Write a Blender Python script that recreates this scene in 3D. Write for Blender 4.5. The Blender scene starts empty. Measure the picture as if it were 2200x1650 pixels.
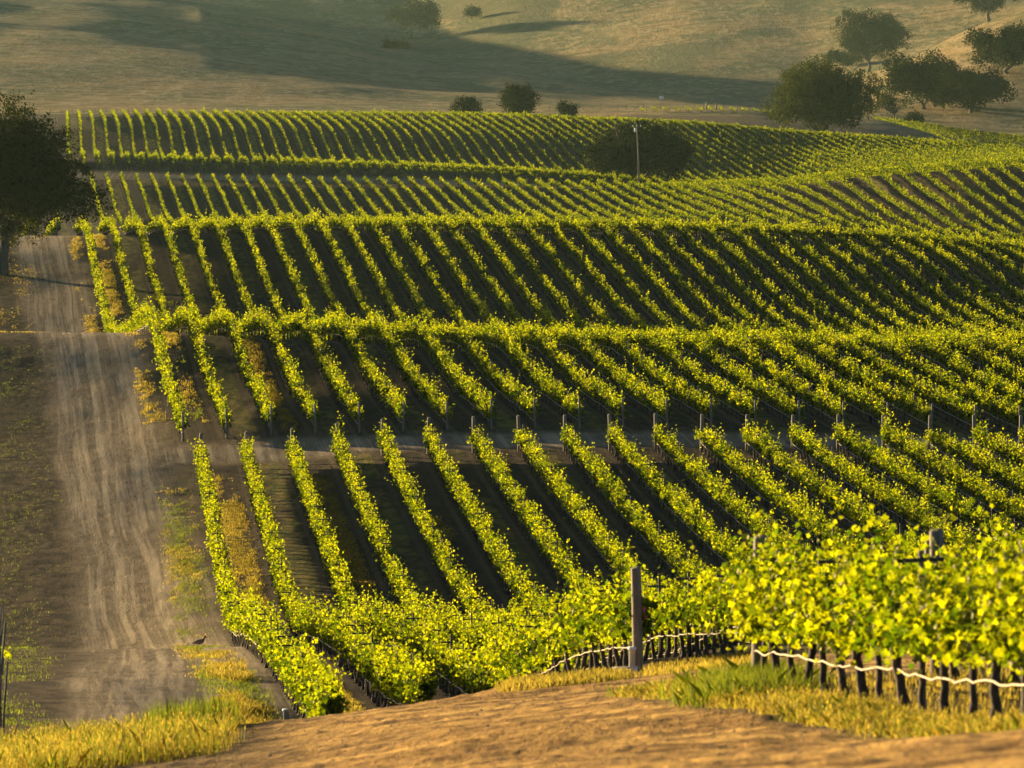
import bpy, math, random
import numpy as np
from mathutils import Vector

R = math.radians
scn = bpy.context.scene
col = scn.collection
FAST_DETAIL = 1.0

# ------------------------------------------------------------------ camera
F = 12200.0; CX = 1100.0; HY = 300.0          # focal length and horizon in pixels of a 2200 px wide frame
cam_d = bpy.data.cameras.new('camera')
cam = bpy.data.objects.new('camera', cam_d); col.objects.link(cam)
cam.location = (0, 0, 0); cam.rotation_euler = (R(90), 0, 0)
cam_d.sensor_width = 36; cam_d.lens = F / 2200 * 36
cam_d.shift_y = -(825 - HY) / 2200
cam_d.clip_start = 0.5; cam_d.clip_end = 9000
cam_d.dof.use_dof = True; cam_d.dof.focus_distance = 300; cam_d.dof.aperture_fstop = 6.0
scn.camera = cam

# ------------------------------------------------------------------ light
SUN_EL, SUN_AZ = 6.3, -50.0      # azimuth measured from +Y (straight ahead), negative = left
sd = Vector((math.sin(R(SUN_AZ)) * math.cos(R(SUN_EL)), math.cos(R(SUN_AZ)) * math.cos(R(SUN_EL)), math.sin(R(SUN_EL))))
sun_d = bpy.data.lights.new('sun', 'SUN'); sun = bpy.data.objects.new('sun', sun_d); col.objects.link(sun)
sun.rotation_euler = (-sd).to_track_quat('-Z', 'Y').to_euler()
sun.location = (-60, 60, 60)
sun_d.energy = 5.0; sun_d.angle = R(0.6); sun_d.color = (1.0, 0.75, 0.38)
world = bpy.data.worlds.new('World'); scn.world = world; world.use_nodes = True
wn = world.node_tree
for n in list(wn.nodes): wn.nodes.remove(n)
wo = wn.nodes.new('ShaderNodeOutputWorld'); wb = wn.nodes.new('ShaderNodeBackground'); sk = wn.nodes.new('ShaderNodeTexSky')
sk.sky_type = 'NISHITA'; sk.sun_disc = False; sk.sun_elevation = R(SUN_EL); sk.sun_rotation = R(SUN_AZ)
sk.air_density = 0.5; sk.dust_density = 0.4; sk.altitude = 600
wb.inputs['Strength'].default_value = 0.05
wn.links.new(sk.outputs[0], wb.inputs['Color']); wn.links.new(wb.outputs[0], wo.inputs['Surface'])
scn.view_settings.view_transform = 'Standard'; scn.view_settings.look = 'None'
scn.view_settings.exposure = 1.8; scn.view_settings.gamma = 1.0
scn.cycles.max_bounces = 6; scn.cycles.diffuse_bounces = 1; scn.cycles.glossy_bounces = 1
scn.cycles.transmission_bounces = 4; scn.cycles.transparent_max_bounces = 4; scn.cycles.volume_bounces = 0
scn.cycles.use_adaptive_sampling = True; scn.cycles.adaptive_threshold = 0.02
scn.cycles.use_denoising = True

# ------------------------------------------------------------------ terrain heights
def P(pts):                       # [(x_px, Y, y_px)] of the ground as the picture shows it
    return [(x, Y, -(y - HY) * Y / F) for x, Y, y in pts]
def Hs(Y, pts): return [(x, Y, h) for x, h in pts]
def Yp(Y, pts): return P([(x, Y, y) for x, y in pts])
SL = [
 Hs(-6, [(-300, -1.75), (2500, -1.75)]),
 Hs(3, [(-300, -1.8), (2500, -1.8)]),
 Hs(20, [(-300, -3.4), (1000, -2.95), (2500, -2.7)]),
 Hs(36, [(-200, -5.0), (250, -4.6), (600, -4.4), (1000, -4.2), (1370, -4.05), (1640, -4.0), (2200, -3.8), (2600, -3.7)]),
 Hs(52, [(-200, -6.9), (250, -6.3), (600, -6.0), (1000, -5.75), (1370, -5.6), (1640, -5.5), (2200, -5.41), (2600, -5.3)]),
 Hs(73, [(-200, -8.7), (250, -8.2), (600, -7.9), (1000, -7.5), (1370, -7.2), (1640, -7.0), (2200, -6.9), (2600, -6.8)]),
 Hs(92, [(-200, -10.1), (250, -9.75), (600, -9.46), (1000, -9.05), (1370, -8.8), (1640, -8.5), (2200, -8.2), (2600, -8.1)]),
 Hs(104, [(-200, -11.3), (250, -11.15), (600, -10.9), (1000, -10.25), (1100, -9.95), (1370, -9.76), (1640, -9.5), (2200, -9.0), (2600, -8.9)]),
 Hs(128, [(-200, -13.1), (250, -13.15), (400, -13.2), (600, -13.9), (1000, -13.1), (1370, -11.8), (1640, -11.3), (2200, -11.0), (2600, -10.9)]),
 Hs(150, [(-200, -14.4), (250, -14.5), (600, -14.95), (1000, -15.2), (1370, -14.2), (1640, -13.7), (2200, -13.2)]),
 Hs(176, [(-200, -16.2), (250, -16.3), (600, -16.3), (1000, -16.6), (1370, -16.4), (1640, -16.1), (2200, -15.7)]),
 Hs(200, [(-200, -17.9), (250, -17.95), (600, -17.9), (1000, -18.3), (1370, -18.2), (2200, -17.3)]),
 Hs(225, [(-200, -20.1), (250, -20.1), (430, -19.7), (1000, -19.5), (1370, -19.1), (2200, -17.9)]),
 Hs(262, [(-200, -19.1), (250, -19.0), (459, -18.8), (1017, -18.3), (1353, -18.1), (1911, -17.5), (2200, -17.5)]),
 Yp(299.5, [(-200, 1002), (250, 1000), (330, 1002), (430, 1008), (525, 1004), (620, 998), (800, 977), (1000, 972), (1400, 966), (1800, 968), (2200, 970)]),
 Yp(309.5, [(-200, 962), (250, 960), (393, 950), (590, 935), (780, 930), (1155, 922), (1500, 922), (1800, 928), (2200, 938)]),
 Yp(335, [(-200, 830), (355, 832), (967, 838), (1500, 842), (2016, 848), (2300, 850)]),
 Yp(358, [(-200, 716), (320, 718), (652, 732), (900, 748), (1100, 757), (1500, 765), (2200, 772)]),
 Yp(380, [(-200, 722), (320, 724), (652, 738), (900, 755), (1500, 772), (2200, 780)]),
 Yp(425, [(-200, 748), (245, 750), (900, 765), (1600, 775), (2200, 785)]),
 Yp(450, [(-200, 737), (245, 737), (900, 745), (1600, 749), (2200, 757)]),
 Yp(470, [(-200, 676), (230, 678), (782, 687), (1530, 699), (2200, 712)]),
 Yp(490, [(-200, 620), (210, 622), (750, 616), (1461, 631), (2200, 660)]),
 Yp(505, [(-200, 568), (200, 572), (722, 565), (1400, 577), (2150, 600)]),
 Yp(518, [(-200, 530), (192, 530), (700, 527), (1380, 545), (2100, 562), (2300, 572)]),
 Yp(532, [(-200, 510), (190, 508), (700, 498), (1300, 504), (1700, 514), (2000, 537), (2200, 554), (2400, 570)]),
 Yp(550, [(-200, 508), (190, 509), (700, 502), (1300, 508), (1700, 520), (2000, 545), (2200, 564)]),
 Yp(640, [(-200, 540), (190, 540), (700, 540), (1300, 545), (1700, 560), (2200, 600)]),
 P([(-200, 770, 515), (250, 770, 515), (920, 770, 515), (1461, 745, 515), (1741, 720, 525), (2023, 695, 560), (2200, 680, 575), (2600, 660, 600)]),
 P([(-200, 836, 475), (250, 836, 475), (920, 834, 473), (1461, 809, 470), (1741, 781, 476), (2023, 747, 508), (2200, 732, 523), (2600, 700, 545)]),
 P([(-200, 867, 424), (250, 867, 427), (920, 866, 430), (1461, 846, 437), (1741, 808, 432), (2023, 778, 436), (2200, 766, 444), (2600, 745, 450)]),
 P([(-200, 898, 386), (250, 898, 388), (920, 898, 396), (1386, 887, 407), (1480, 880, 410), (1700, 843, 399), (1850, 818, 380), (2000, 812, 369), (2200, 806, 356), (2600, 790, 340)]),
 P([(-200, 915, 362), (250, 915, 364), (900, 915, 379), (1100, 915, 390), (1400, 915, 409), (1480, 912, 413), (1700, 885, 415), (1850, 862, 405), (2200, 850, 385)]),
 P([(-200, 925, 342), (250, 925, 344), (700, 925, 359), (900, 925, 366), (1100, 925, 376), (1400, 925, 398), (1480, 925, 412), (1700, 925, 425), (1850, 925, 425), (2200, 925, 400)]),
 Yp(965, [(-200, 341), (200, 343), (700, 362), (1100, 377), (1400, 394), (1700, 412), (1850, 405), (2200, 375)]),
 Yp(1000, [(-200, 343), (200, 346), (700, 366), (1100, 382), (1480, 402), (1700, 408), (1850, 398), (2200, 368)]),
 Yp(1038, [(-200, 327), (200, 329), (700, 346), (1100, 360), (1480, 384), (1700, 390), (1850, 380), (2200, 353)]),
 Yp(1060, [(-200, 301), (200, 303), (700, 319), (1100, 336), (1480, 364), (1700, 375), (1850, 367), (2200, 350)]),
 Yp(1084, [(-200, 275), (200, 276), (700, 289), (1100, 309), (1480, 344), (1700, 360), (1850, 355), (2200, 346)]),
 Yp(1140, [(-200, 260), (200, 259), (700, 264), (1100, 277), (1480, 305), (1700, 326), (1850, 328), (2200, 336)]),
 Yp(1200, [(-200, 256), (142, 253), (300, 249), (700, 252), (900, 252), (1100, 255), (1250, 262), (1480, 271), (1700, 291), (1850, 301), (2000, 310), (2200, 323)]),
 Yp(1240, [(-200, 253), (142, 251), (300, 248), (700, 252), (1100, 257), (1250, 264), (1480, 274), (1700, 293), (1870, 303), (2200, 325)]),
 Yp(1300, [(-200, 248), (0, 247), (400, 245), (900, 249), (1100, 254), (1300, 256), (1500, 258), (1620, 260), (1870, 276), (2000, 290), (2200, 312)]),
 Yp(1400, [(-200, 242), (0, 242), (400, 238), (900, 240), (1100, 240), (1300, 236), (1500, 233), (1620, 236), (1700, 250), (1870, 256), (2000, 272), (2100, 286), (2200, 295)]),
 Yp(1480, [(-200, 218), (0, 214), (400, 222), (900, 232), (1100, 234), (1300, 232), (1500, 232), (1620, 236), (1700, 250), (1870, 252), (2000, 266), (2200, 276)]),
 Yp(1650, [(-200, 148), (0, 154), (400, 171), (700, 188), (900, 205), (1100, 213), (1300, 223), (1480, 228), (1620, 236), (1700, 247), (1790, 243), (1860, 215), (1920, 190), (2000, 160), (2100, 130), (2200, 115), (2500, 80)]),
 P([(-200, 2600, -60), (0, 2600, -40), (200, 2600, -22), (380, 2600, 0), (500, 2560, 25), (600, 2510, 48), (700, 2450, 76), (800, 2400, 109), (900, 2350, 131), (950, 2320, 143), (1050, 2240, 150), (1100, 2200, 156),
    (1200, 2120, 180), (1300, 2050, 200), (1400, 1980, 209), (1480, 1930, 216), (1620, 1800, 234), (1750, 1780, 246), (1800, 1770, 236), (1850, 1780, 205), (1900, 1800, 163), (1950, 1800, 131), (2000, 1800, 101), (2100, 1800, 52), (2200, 1800, 18), (2500, 1800, -60)]),
 P([(-200, 2760, -46), (0, 2760, -26), (380, 2760, 15), (700, 2620, 93), (900, 2500, 148), (1100, 2350, 172), (1300, 2200, 213), (1480, 2090, 226), (1620, 2000, 240), (1750, 1950, 248), (1850, 1950, 218), (1950, 1950, 148), (2100, 1980, 74), (2200, 1980, 40), (2500, 1980, -36)]),
 P([(-200, 3000, -55), (380, 3000, -2), (700, 2900, 66), (900, 2800, 115), (1100, 2650, 142), (1300, 2550, 160), (1480, 2450, 173), (1620, 2400, 185), (1750, 2400, 190), (1900, 2400, 150), (2200, 2400, 70), (2500, 2400, 10)]),
 P([(-200, 3400, -105), (380, 3400, -85), (700, 3300, -62), (860, 3300, -45), (1100, 3200, -68), (1480, 3100, -60), (1620, 3050, -50), (1900, 3000, -66), (2200, 3000, -95), (2500, 3000, -125)]),
 Yp(4000, [(-200, -130), (1100, -100), (2500, -130)]),
 Yp(5200, [(-200, -80), (1100, -60), (2500, -80)]),
]
def pchip(xk, yk, xq):
    h = np.diff(xk); d = np.diff(yk) / h
    m = np.zeros_like(yk)
    w1 = 2 * h[1:] + h[:-1]; w2 = h[1:] + 2 * h[:-1]
    ok = (d[:-1] * d[1:]) > 0
    with np.errstate(divide='ignore', invalid='ignore'):
        hm = (w1 + w2) / (w1 / d[:-1] + w2 / d[1:])
    m[1:-1] = np.where(ok, hm, 0); m[0] = d[0]; m[-1] = d[-1]
    i = np.clip(np.searchsorted(xk, xq, side='right') - 1, 0, len(xk) - 2)
    t = (xq - xk[i]) / h[i]
    return ((2*t**3 - 3*t**2 + 1) * yk[i] + (t**3 - 2*t**2 + t) * h[i] * m[i] + (-2*t**3 + 3*t**2) * yk[i+1] + (t**3 - t**2) * h[i] * m[i+1])
PX = np.arange(-900, 3101, 10.0)
LY = np.linspace(math.log(3.0), math.log(5000.0), 1700)
YG = np.exp(LY)
Yk = np.array([np.interp(PX, [p[0] for p in s], [p[1] for p in s]) for s in SL])
Hk = np.array([np.interp(PX, [p[0] for p in s], [p[2] for p in s]) for s in SL])
ker = np.exp(-0.5 * (np.arange(-9, 10) / 3.0) ** 2); ker /= ker.sum()
def smooth_x(A, k=ker):
    n = len(k) // 2
    Ap = np.concatenate([np.repeat(A[:, :1], n, 1), A, np.repeat(A[:, -1:], n, 1)], 1)
    return np.array([np.convolve(r, k, 'valid') for r in Ap])
Yk = smooth_x(Yk); Hk = smooth_x(Hk)
HT = np.empty((len(PX), len(YG)))
for i in range(len(PX)):
    HT[i] = pchip(Yk[:, i], Hk[:, i], YG)
def vnoise(x, y, seed=0):                        # smooth value noise
    xi = np.floor(x).astype(np.int64); yi = np.floor(y).astype(np.int64)
    fx = x - xi; fy = y - yi; fx = fx*fx*(3-2*fx); fy = fy*fy*(3-2*fy)
    def h(a, b):
        n = (a * 374761393 + b * 668265263 + seed * 974634777) & 0xffffffff
        n = ((n ^ (n >> 13)) * 1274126177) & 0xffffffff
        return ((n ^ (n >> 16)) & 0xffff) / 65535.0
    return (h(xi, yi)*(1-fx) + h(xi+1, yi)*fx)*(1-fy) + (h(xi, yi+1)*(1-fx) + h(xi+1, yi+1)*fx)*fy - 0.5
def ground(X, Y):
    X = np.asarray(X, float); Y = np.asarray(Y, float)
    Yc = np.maximum(Y, 3.0)
    px = CX + F * X / np.maximum(Yc, 12.0)
    a = np.clip((px - PX[0]) / 10.0, 0, len(PX) - 1.001); b = np.clip((np.log(Yc) - LY[0]) / (LY[1] - LY[0]), 0, len(LY) - 1.001)
    i = a.astype(int); j = b.astype(int); s = a - i; t = b - j
    h = (HT[i, j]*(1-s) + HT[i+1, j]*s)*(1-t) + (HT[i, j+1]*(1-s) + HT[i+1, j+1]*s)*t
    far = np.clip((Y - 1420) / 200, 0, 1)
    h = h + far * (vnoise(X/90 + Y/160, Y/130, 1) * 3.0 + vnoise(X/34 + 5, Y/70, 2) * 1.0 + vnoise(X/13, Y/30, 3) * 0.35)
    near = 1 - np.clip((Y - 350) / 200, 0, 1)
    h = h + near * (vnoise(X/1.7, Y/2.6, 5) * 0.05 + vnoise(X/.6, Y/1.0, 6) * 0.02)
    k = np.clip((Y - 25) / 10, 0, 1) * (1 - np.clip((Y - 100) / 15, 0, 1))
    lu = X * .50 + Y * .86 + vnoise(X/3.5, Y/9, 9) * 1.6
    rut = np.sin(lu * 2.9) * .5 + np.sin(lu * 6.1 + 1.0) * .25
    h = h + k * (rut * .045 * (.5 + np.clip(vnoise(X/2.5, Y/5, 14) * 2, -.5, 1)) + vnoise(X/.28, Y/.5, 15) * .034 + vnoise(X/.12, Y/.25, 16) * .022)
    h = h + (1 - near) * (1 - far) * vnoise(X/3, Y/5, 17) * .10
    return h
def at(px, Y):
    X = (px - CX) * Y / F
    return Vector((X, Y, float(ground(X, Y))))
def first_hit(px, py, Ymin=20):
    ys = np.exp(np.linspace(math.log(Ymin), math.log(4000), 6000))
    g = HY - ground((px - CX) * ys / F, ys) * F / ys
    k = np.nonzero(g <= py)[0]
    return at(px, float(ys[k[0]]))

# ------------------------------------------------------------------ mesh helpers
def build_mesh(name, verts, counts, loops, mats, mat_idx=None, smooth=False, attrs=None, loc=(0, 0, 0)):
    me = bpy.data.meshes.new(name)
    verts = np.asarray(verts, np.float32); loops = np.asarray(loops, np.int32); counts = np.asarray(counts, np.int32)
    me.vertices.add(len(verts)); me.vertices.foreach_set('co', (verts - np.array(loc, np.float32)).ravel())
    me.loops.add(len(loops)); me.loops.foreach_set('vertex_index', loops)
    me.polygons.add(len(counts))
    starts = np.zeros(len(counts), np.int32); starts[1:] = np.cumsum(counts)[:-1]
    me.polygons.foreach_set('loop_start', starts); me.polygons.foreach_set('loop_total', counts)
    for m in mats: me.materials.append(m)
    if mat_idx is not None: me.polygons.foreach_set('material_index', np.asarray(mat_idx, np.int32))
    me.polygons.foreach_set('use_smooth', np.full(len(counts), smooth, bool))
    if attrs:
        for k, v in attrs.items():
            a = me.attributes.new(k, 'FLOAT', 'POINT'); a.data.foreach_set('value', np.asarray(v, np.float32))
    me.update(calc_edges=True)
    return me
class MB:
    """collects pieces of one mesh"""
    def __init__(s): s.v = []; s.c = []; s.l = []; s.m = []; s.n = 0
    def add(s, V, faces_counts, loops, mi=0):
        V = np.asarray(V, float); loops = np.asarray(loops)
        s.v.append(V); s.c.append(np.asarray(faces_counts)); s.l.append(loops + s.n); s.m.append(np.full(len(faces_counts), mi)); s.n += len(V)
    def tube(s, pts, rad, k=6, mi=0, cap=True):
        pts = np.asarray(pts, float); rad = np.broadcast_to(np.asarray(rad, float), (len(pts),))
        t = np.gradient(pts, axis=0); t /= np.linalg.norm(t, axis=1, keepdims=True) + 1e-9
        ref = np.array([0, 0, 1.0]) if abs(t[:, 2]).mean() < .8 else np.array([1.0, 0, 0])
        a = np.cross(t, ref); a /= np.linalg.norm(a, axis=1, keepdims=True) + 1e-9
        b = np.cross(t, a)
        th = np.arange(k) * 2 * math.pi / k
        V = (pts[:, None, :] + rad[:, None, None] * (a[:, None, :] * np.cos(th)[None, :, None] + b[:, None, :] * np.sin(th)[None, :, None])).reshape(-1, 3)
        n = len(pts); i = np.arange(n - 1)[:, None] * k; j = np.arange(k)[None, :]; j2 = (j + 1) % k
        q = np.stack([i + j, i + j2, i + k + j2, i + k + j], -1).reshape(-1, 4)
        L = q.ravel(); C = np.full(len(q), 4)
        if cap:
            L = np.concatenate([L, np.arange(k)[::-1], (n - 1) * k + np.arange(k)]); C = np.concatenate([C, [k, k]])
        s.add(V, C, L, mi)
    def box(s, c, d, mi=0, rz=0.0, bev=0.0):
        x, y, z = np.array(d) / 2
        if bev > 0:
            o = []
            for zz, e in ((-z, bev), (-z + bev, 0), (z - bev, 0), (z, bev)):
                for sx, sy, ax in ((-1,-1,0),(-1,-1,1),(1,-1,1),(1,-1,0),(1,1,0),(1,1,1),(-1,1,1),(-1,1,0)):
                    o.append((sx*(x - e - (bev if ax else 0)), sy*(y - e - (0 if ax else bev)), zz))
            V = np.array(o); k = 8
            i = np.arange(3)[:, None] * k; j = np.arange(k)[None, :]; j2 = (j + 1) % k
            q = np.stack([i + j, i + j2, i + k + j2, i + k + j], -1).reshape(-1, 4)
            L = np.concatenate([q.ravel(), np.arange(k)[::-1], 3*k + np.arange(k)]); C = np.concatenate([np.full(len(q), 4), [k, k]])
        else:
            V = np.array([(-x,-y,-z),(x,-y,-z),(x,y,-z),(-x,y,-z),(-x,-y,z),(x,-y,z),(x,y,z),(-x,y,z)])
            L = np.array([0,3,2,1,4,5,6,7,0,1,5,4,1,2,6,5,2,3,7,6,3,0,4,7]); C = np.full(6, 4)
        ca, sa = math.cos(rz), math.sin(rz)
        V = np.stack([V[:,0]*ca - V[:,1]*sa, V[:,0]*sa + V[:,1]*ca, V[:,2]], 1) + np.array(c)
        s.add(V, C, L, mi)
    def leaves(s, C0, A, B, mi=0, shape=None):
        """leaf blades: centre, half-axis vectors"""
        if shape is None:
            shape = LEAF4
        n = len(C0); k = len(shape)
        N = np.cross(A, B); N /= np.linalg.norm(N, axis=1, keepdims=True) + 1e-9
        ln = np.linalg.norm(A, axis=1)[:, None]
        V = np.stack([C0 + A * u + B * v + N * ln * w for u, v, w in shape], 1).reshape(-1, 3)
        L = np.arange(n * k); s.add(V, np.full(n, k), L, mi)
    def mesh(s, name, mats, smooth=False, loc=(0, 0, 0)):
        return build_mesh(name, np.concatenate(s.v), np.concatenate(s.c), np.concatenate(s.l), mats, np.concatenate(s.m), smooth, None, loc)
    def build(s, name, mats, parent=None, smooth=False, loc=(0, 0, 0)):
        o = bpy.data.objects.new(name, s.mesh(name, mats if isinstance(mats, list) else [mats], smooth, loc)); col.objects.link(o)
        if parent is not None: o.parent = parent
        else: o.location = loc
        return o
LEAF4 = [(-1, -.15, 0), (.1, -.8, .25), (1, .1, 0), (.0, .85, .2)]
LEAF8 = [(-.75, 0, .0), (-.9, -.55, .2), (-.15, -.62, .12), (.25, -1.0, .3), (.5, -.38, .1), (1.1, 0, .0), (.5, .42, .1), (.15, 1.0, .32), (-.2, .6, .12), (-.9, .5, .2)]
def tag(o, label=None, cat=None, group=None, kind=None):
    if label: o['label'] = label
    if cat: o['category'] = cat
    if group: o['group'] = group
    if kind: o['kind'] = kind
    return o
def empty(name, loc, label=None, cat=None, group=None):
    o = bpy.data.objects.new(name, None); col.objects.link(o); o.location = loc; o.empty_display_size = 0.3
    return tag(o, label, cat, group)
def inst(name, me, parent, loc, rz=0.0, sc=(1, 1, 1)):
    o = bpy.data.objects.new(name, me); col.objects.link(o); o.parent = parent; o.location = loc; o.rotation_euler = (0, 0, rz); o.scale = sc
    return o

# ------------------------------------------------------------------ materials
def new_mat(name):
    m = bpy.data.materials.new(name); m.use_nodes = True
    t = m.node_tree
    for n in list(t.nodes): t.nodes.remove(n)
    out = t.nodes.new('ShaderNodeOutputMaterial')
    return m, t, out
class N:
    def __init__(s, t): s.t = t
    def node(s, kind, **kw):
        n = s.t.nodes.new(kind)
        for k, v in kw.items(): setattr(n, k, v)
        return n
    def set(s, sock, v):
        if hasattr(v, 'links') or isinstance(v, bpy.types.NodeSocket): s.t.links.new(v, sock)
        elif isinstance(v, (tuple, list)) and len(v) == 3 and sock.type == 'RGBA': sock.default_value = (*v, 1)
        else: sock.default_value = v
    def math(s, op, a, b=None, c=None, clamp=False):
        n = s.node('ShaderNodeMath', operation=op, use_clamp=clamp)
        s.set(n.inputs[0], a)
        if b is not None: s.set(n.inputs[1], b)
        if c is not None: s.set(n.inputs[2], c)
        return n.outputs[0]
    def mix(s, f, a, b):
        n = s.node('ShaderNodeMix', data_type='RGBA')
        s.set(n.inputs[0], f); s.set(n.inputs[6], a); s.set(n.inputs[7], b)
        return n.outputs[2]
    def smooth(s, v, lo, hi):
        n = s.node('ShaderNodeMapRange', interpolation_type='SMOOTHSTEP')
        s.set(n.inputs[0], v); n.inputs[1].default_value = lo; n.inputs[2].default_value = hi
        return n.outputs[0]
    def noise(s, vec, scale, detail=3, rough=.55):
        n = s.node('ShaderNodeTexNoise'); s.set(n.inputs['Vector'], vec); n.inputs['Scale'].default_value = scale
        n.inputs['Detail'].default_value = detail; n.inputs['Roughness'].default_value = rough
        return n.outputs[0]
    def attr(s, name):
        n = s.node('ShaderNodeAttribute'); n.attribute_name = name
        return n.outputs['Fac']
    def geo(s): return s.node('ShaderNodeNewGeometry')
    def vec(s, v, sc):
        n = s.node('ShaderNodeVectorMath', operation='MULTIPLY'); s.set(n.inputs[0], v); n.inputs[1].default_value = sc
        return n.outputs[0]
    def comb(s, x, y, z=0.0):
        n = s.node('ShaderNodeCombineXYZ'); s.set(n.inputs[0], x); s.set(n.inputs[1], y); s.set(n.inputs[2], z)
        return n.outputs[0]

def leaf_mat(name, c1, c2, tr1, tr2, trans=0.5, gloss=0.10, rough=.45, patch=.35):
    m, t, out = new_mat(name); n = N(t); g = n.geo()
    rnd = g.outputs['Random Per Island']
    nz = n.noise(g.outputs['Position'], patch, 2)
    f = n.math('ADD', n.math('MULTIPLY', n.math('POWER', rnd, 1.3), .65), n.math('MULTIPLY', n.smooth(nz, .3, .7), .35))
    c = n.mix(f, c1, c2); tc = n.mix(f, tr1, tr2)
    d = n.node('ShaderNodeBsdfDiffuse'); n.set(d.inputs[0], c)
    tl = n.node('ShaderNodeBsdfTranslucent'); n.set(tl.inputs[0], tc)
    mx = n.node('ShaderNodeMixShader'); mx.inputs[0].default_value = trans
    t.links.new(d.outputs[0], mx.inputs[1]); t.links.new(tl.outputs[0], mx.inputs[2])
    gl = n.node('ShaderNodeBsdfGlossy'); gl.inputs['Roughness'].default_value = rough; n.set(gl.inputs[0], (.9, .8, .45))
    mx2 = n.node('ShaderNodeMixShader'); mx2.inputs[0].default_value = gloss
    t.links.new(mx.outputs[0], mx2.inputs[1]); t.links.new(gl.outputs[0], mx2.inputs[2])
    t.links.new(mx2.outputs[0], out.inputs[0])
    return m
def solid_mat(name, c1, c2, scale=4.0, rough=.8, stretch=(1, 1, 1), bump=.0, metallic=0, coords='Object'):
    m, t, out = new_mat(name); n = N(t)
    tc = n.node('ShaderNodeTexCoord')
    v = n.vec(tc.outputs[coords], stretch)
    nz = n.noise(v, scale, 5, .6)
    b = n.node('ShaderNodeBsdfPrincipled'); n.set(b.inputs['Base Color'], n.mix(n.smooth(nz, .3, .7), c1, c2))
    b.inputs['Roughness'].default_value = rough; b.inputs['Metallic'].default_value = metallic
    if bump:
        bp = n.node('ShaderNodeBump'); bp.inputs['Strength'].default_value = bump; bp.inputs['Distance'].default_value = .02
        n.set(bp.inputs['Height'], nz); t.links.new(bp.outputs[0], b.inputs['Normal'])
    t.links.new(b.outputs[0], out.inputs[0])
    return m
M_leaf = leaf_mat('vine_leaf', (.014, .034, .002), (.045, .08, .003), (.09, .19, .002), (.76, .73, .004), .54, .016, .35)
M_leaf_old_shade = leaf_mat('older_shaded_vine_leaf', (.012, .026, .003), (.03, .055, .004), (.04, .09, .002), (.20, .26, .003), .40, .01, .4)  # older inner leaves; their dark colour also paints shade inside the canopy
M_leaf_far = leaf_mat('vine_leaf_distant', (.016, .038, .003), (.045, .08, .004), (.09, .18, .003), (.67, .67, .005), .54, .01, patch=.12)
M_oak = leaf_mat('oak_leaf', (.012, .020, .006), (.030, .038, .009), (.03, .045, .008), (.09, .10, .012), .22, .01, patch=.5)
M_bush = leaf_mat('evergreen_leaf', (.010, .020, .009), (.024, .036, .013), (.02, .035, .008), (.05, .065, .012), .15, .006, patch=.3)
M_pale = leaf_mat('sunlit_oak_leaf', (.018, .034, .010), (.04, .055, .012), (.04, .06, .01), (.12, .13, .015), .22, .008, patch=.3)
M_dry = leaf_mat('dry_grass_blade', (.06, .05, .012), (.26, .18, .035), (.15, .14, .015), (.84, .62, .08), .5, .02)
M_green = leaf_mat('green_grass_blade', (.03, .05, .006), (.07, .10, .01), (.10, .15, .008), (.34, .38, .02), .5, .02)
M_bark = solid_mat('vine_bark', (.035, .022, .014), (.09, .06, .04), 30, .9, (1, 1, .3), .6)
M_oakbark = solid_mat('oak_bark', (.05, .04, .03), (.12, .10, .08), 6, .9, (1, 1, .3), .6)
M_post = solid_mat('weathered_post', (.10, .08, .055), (.22, .18, .13), 18, .85, (1, 1, .12), .5)
M_steel = solid_mat('dark_steel', (.03, .027, .022), (.07, .055, .04), 20, .6, (1, 1, 1), 0, .6)
M_hose = solid_mat('pale_hose', (.55, .45, .32), (.75, .62, .48), 9, .35)
M_pvc = solid_mat('white_pipe', (.62, .64, .66), (.75, .76, .78), 5, .35)
M_pink = solid_mat('pink_ribbon', (.55, .04, .12), (.7, .08, .2), 8, .6)
M_white = solid_mat('white_paint', (.6, .62, .62), (.8, .8, .8), 3, .6)
M_stone = solid_mat('pale_pebble', (.35, .27, .18), (.6, .48, .34), 30, .8)

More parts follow.
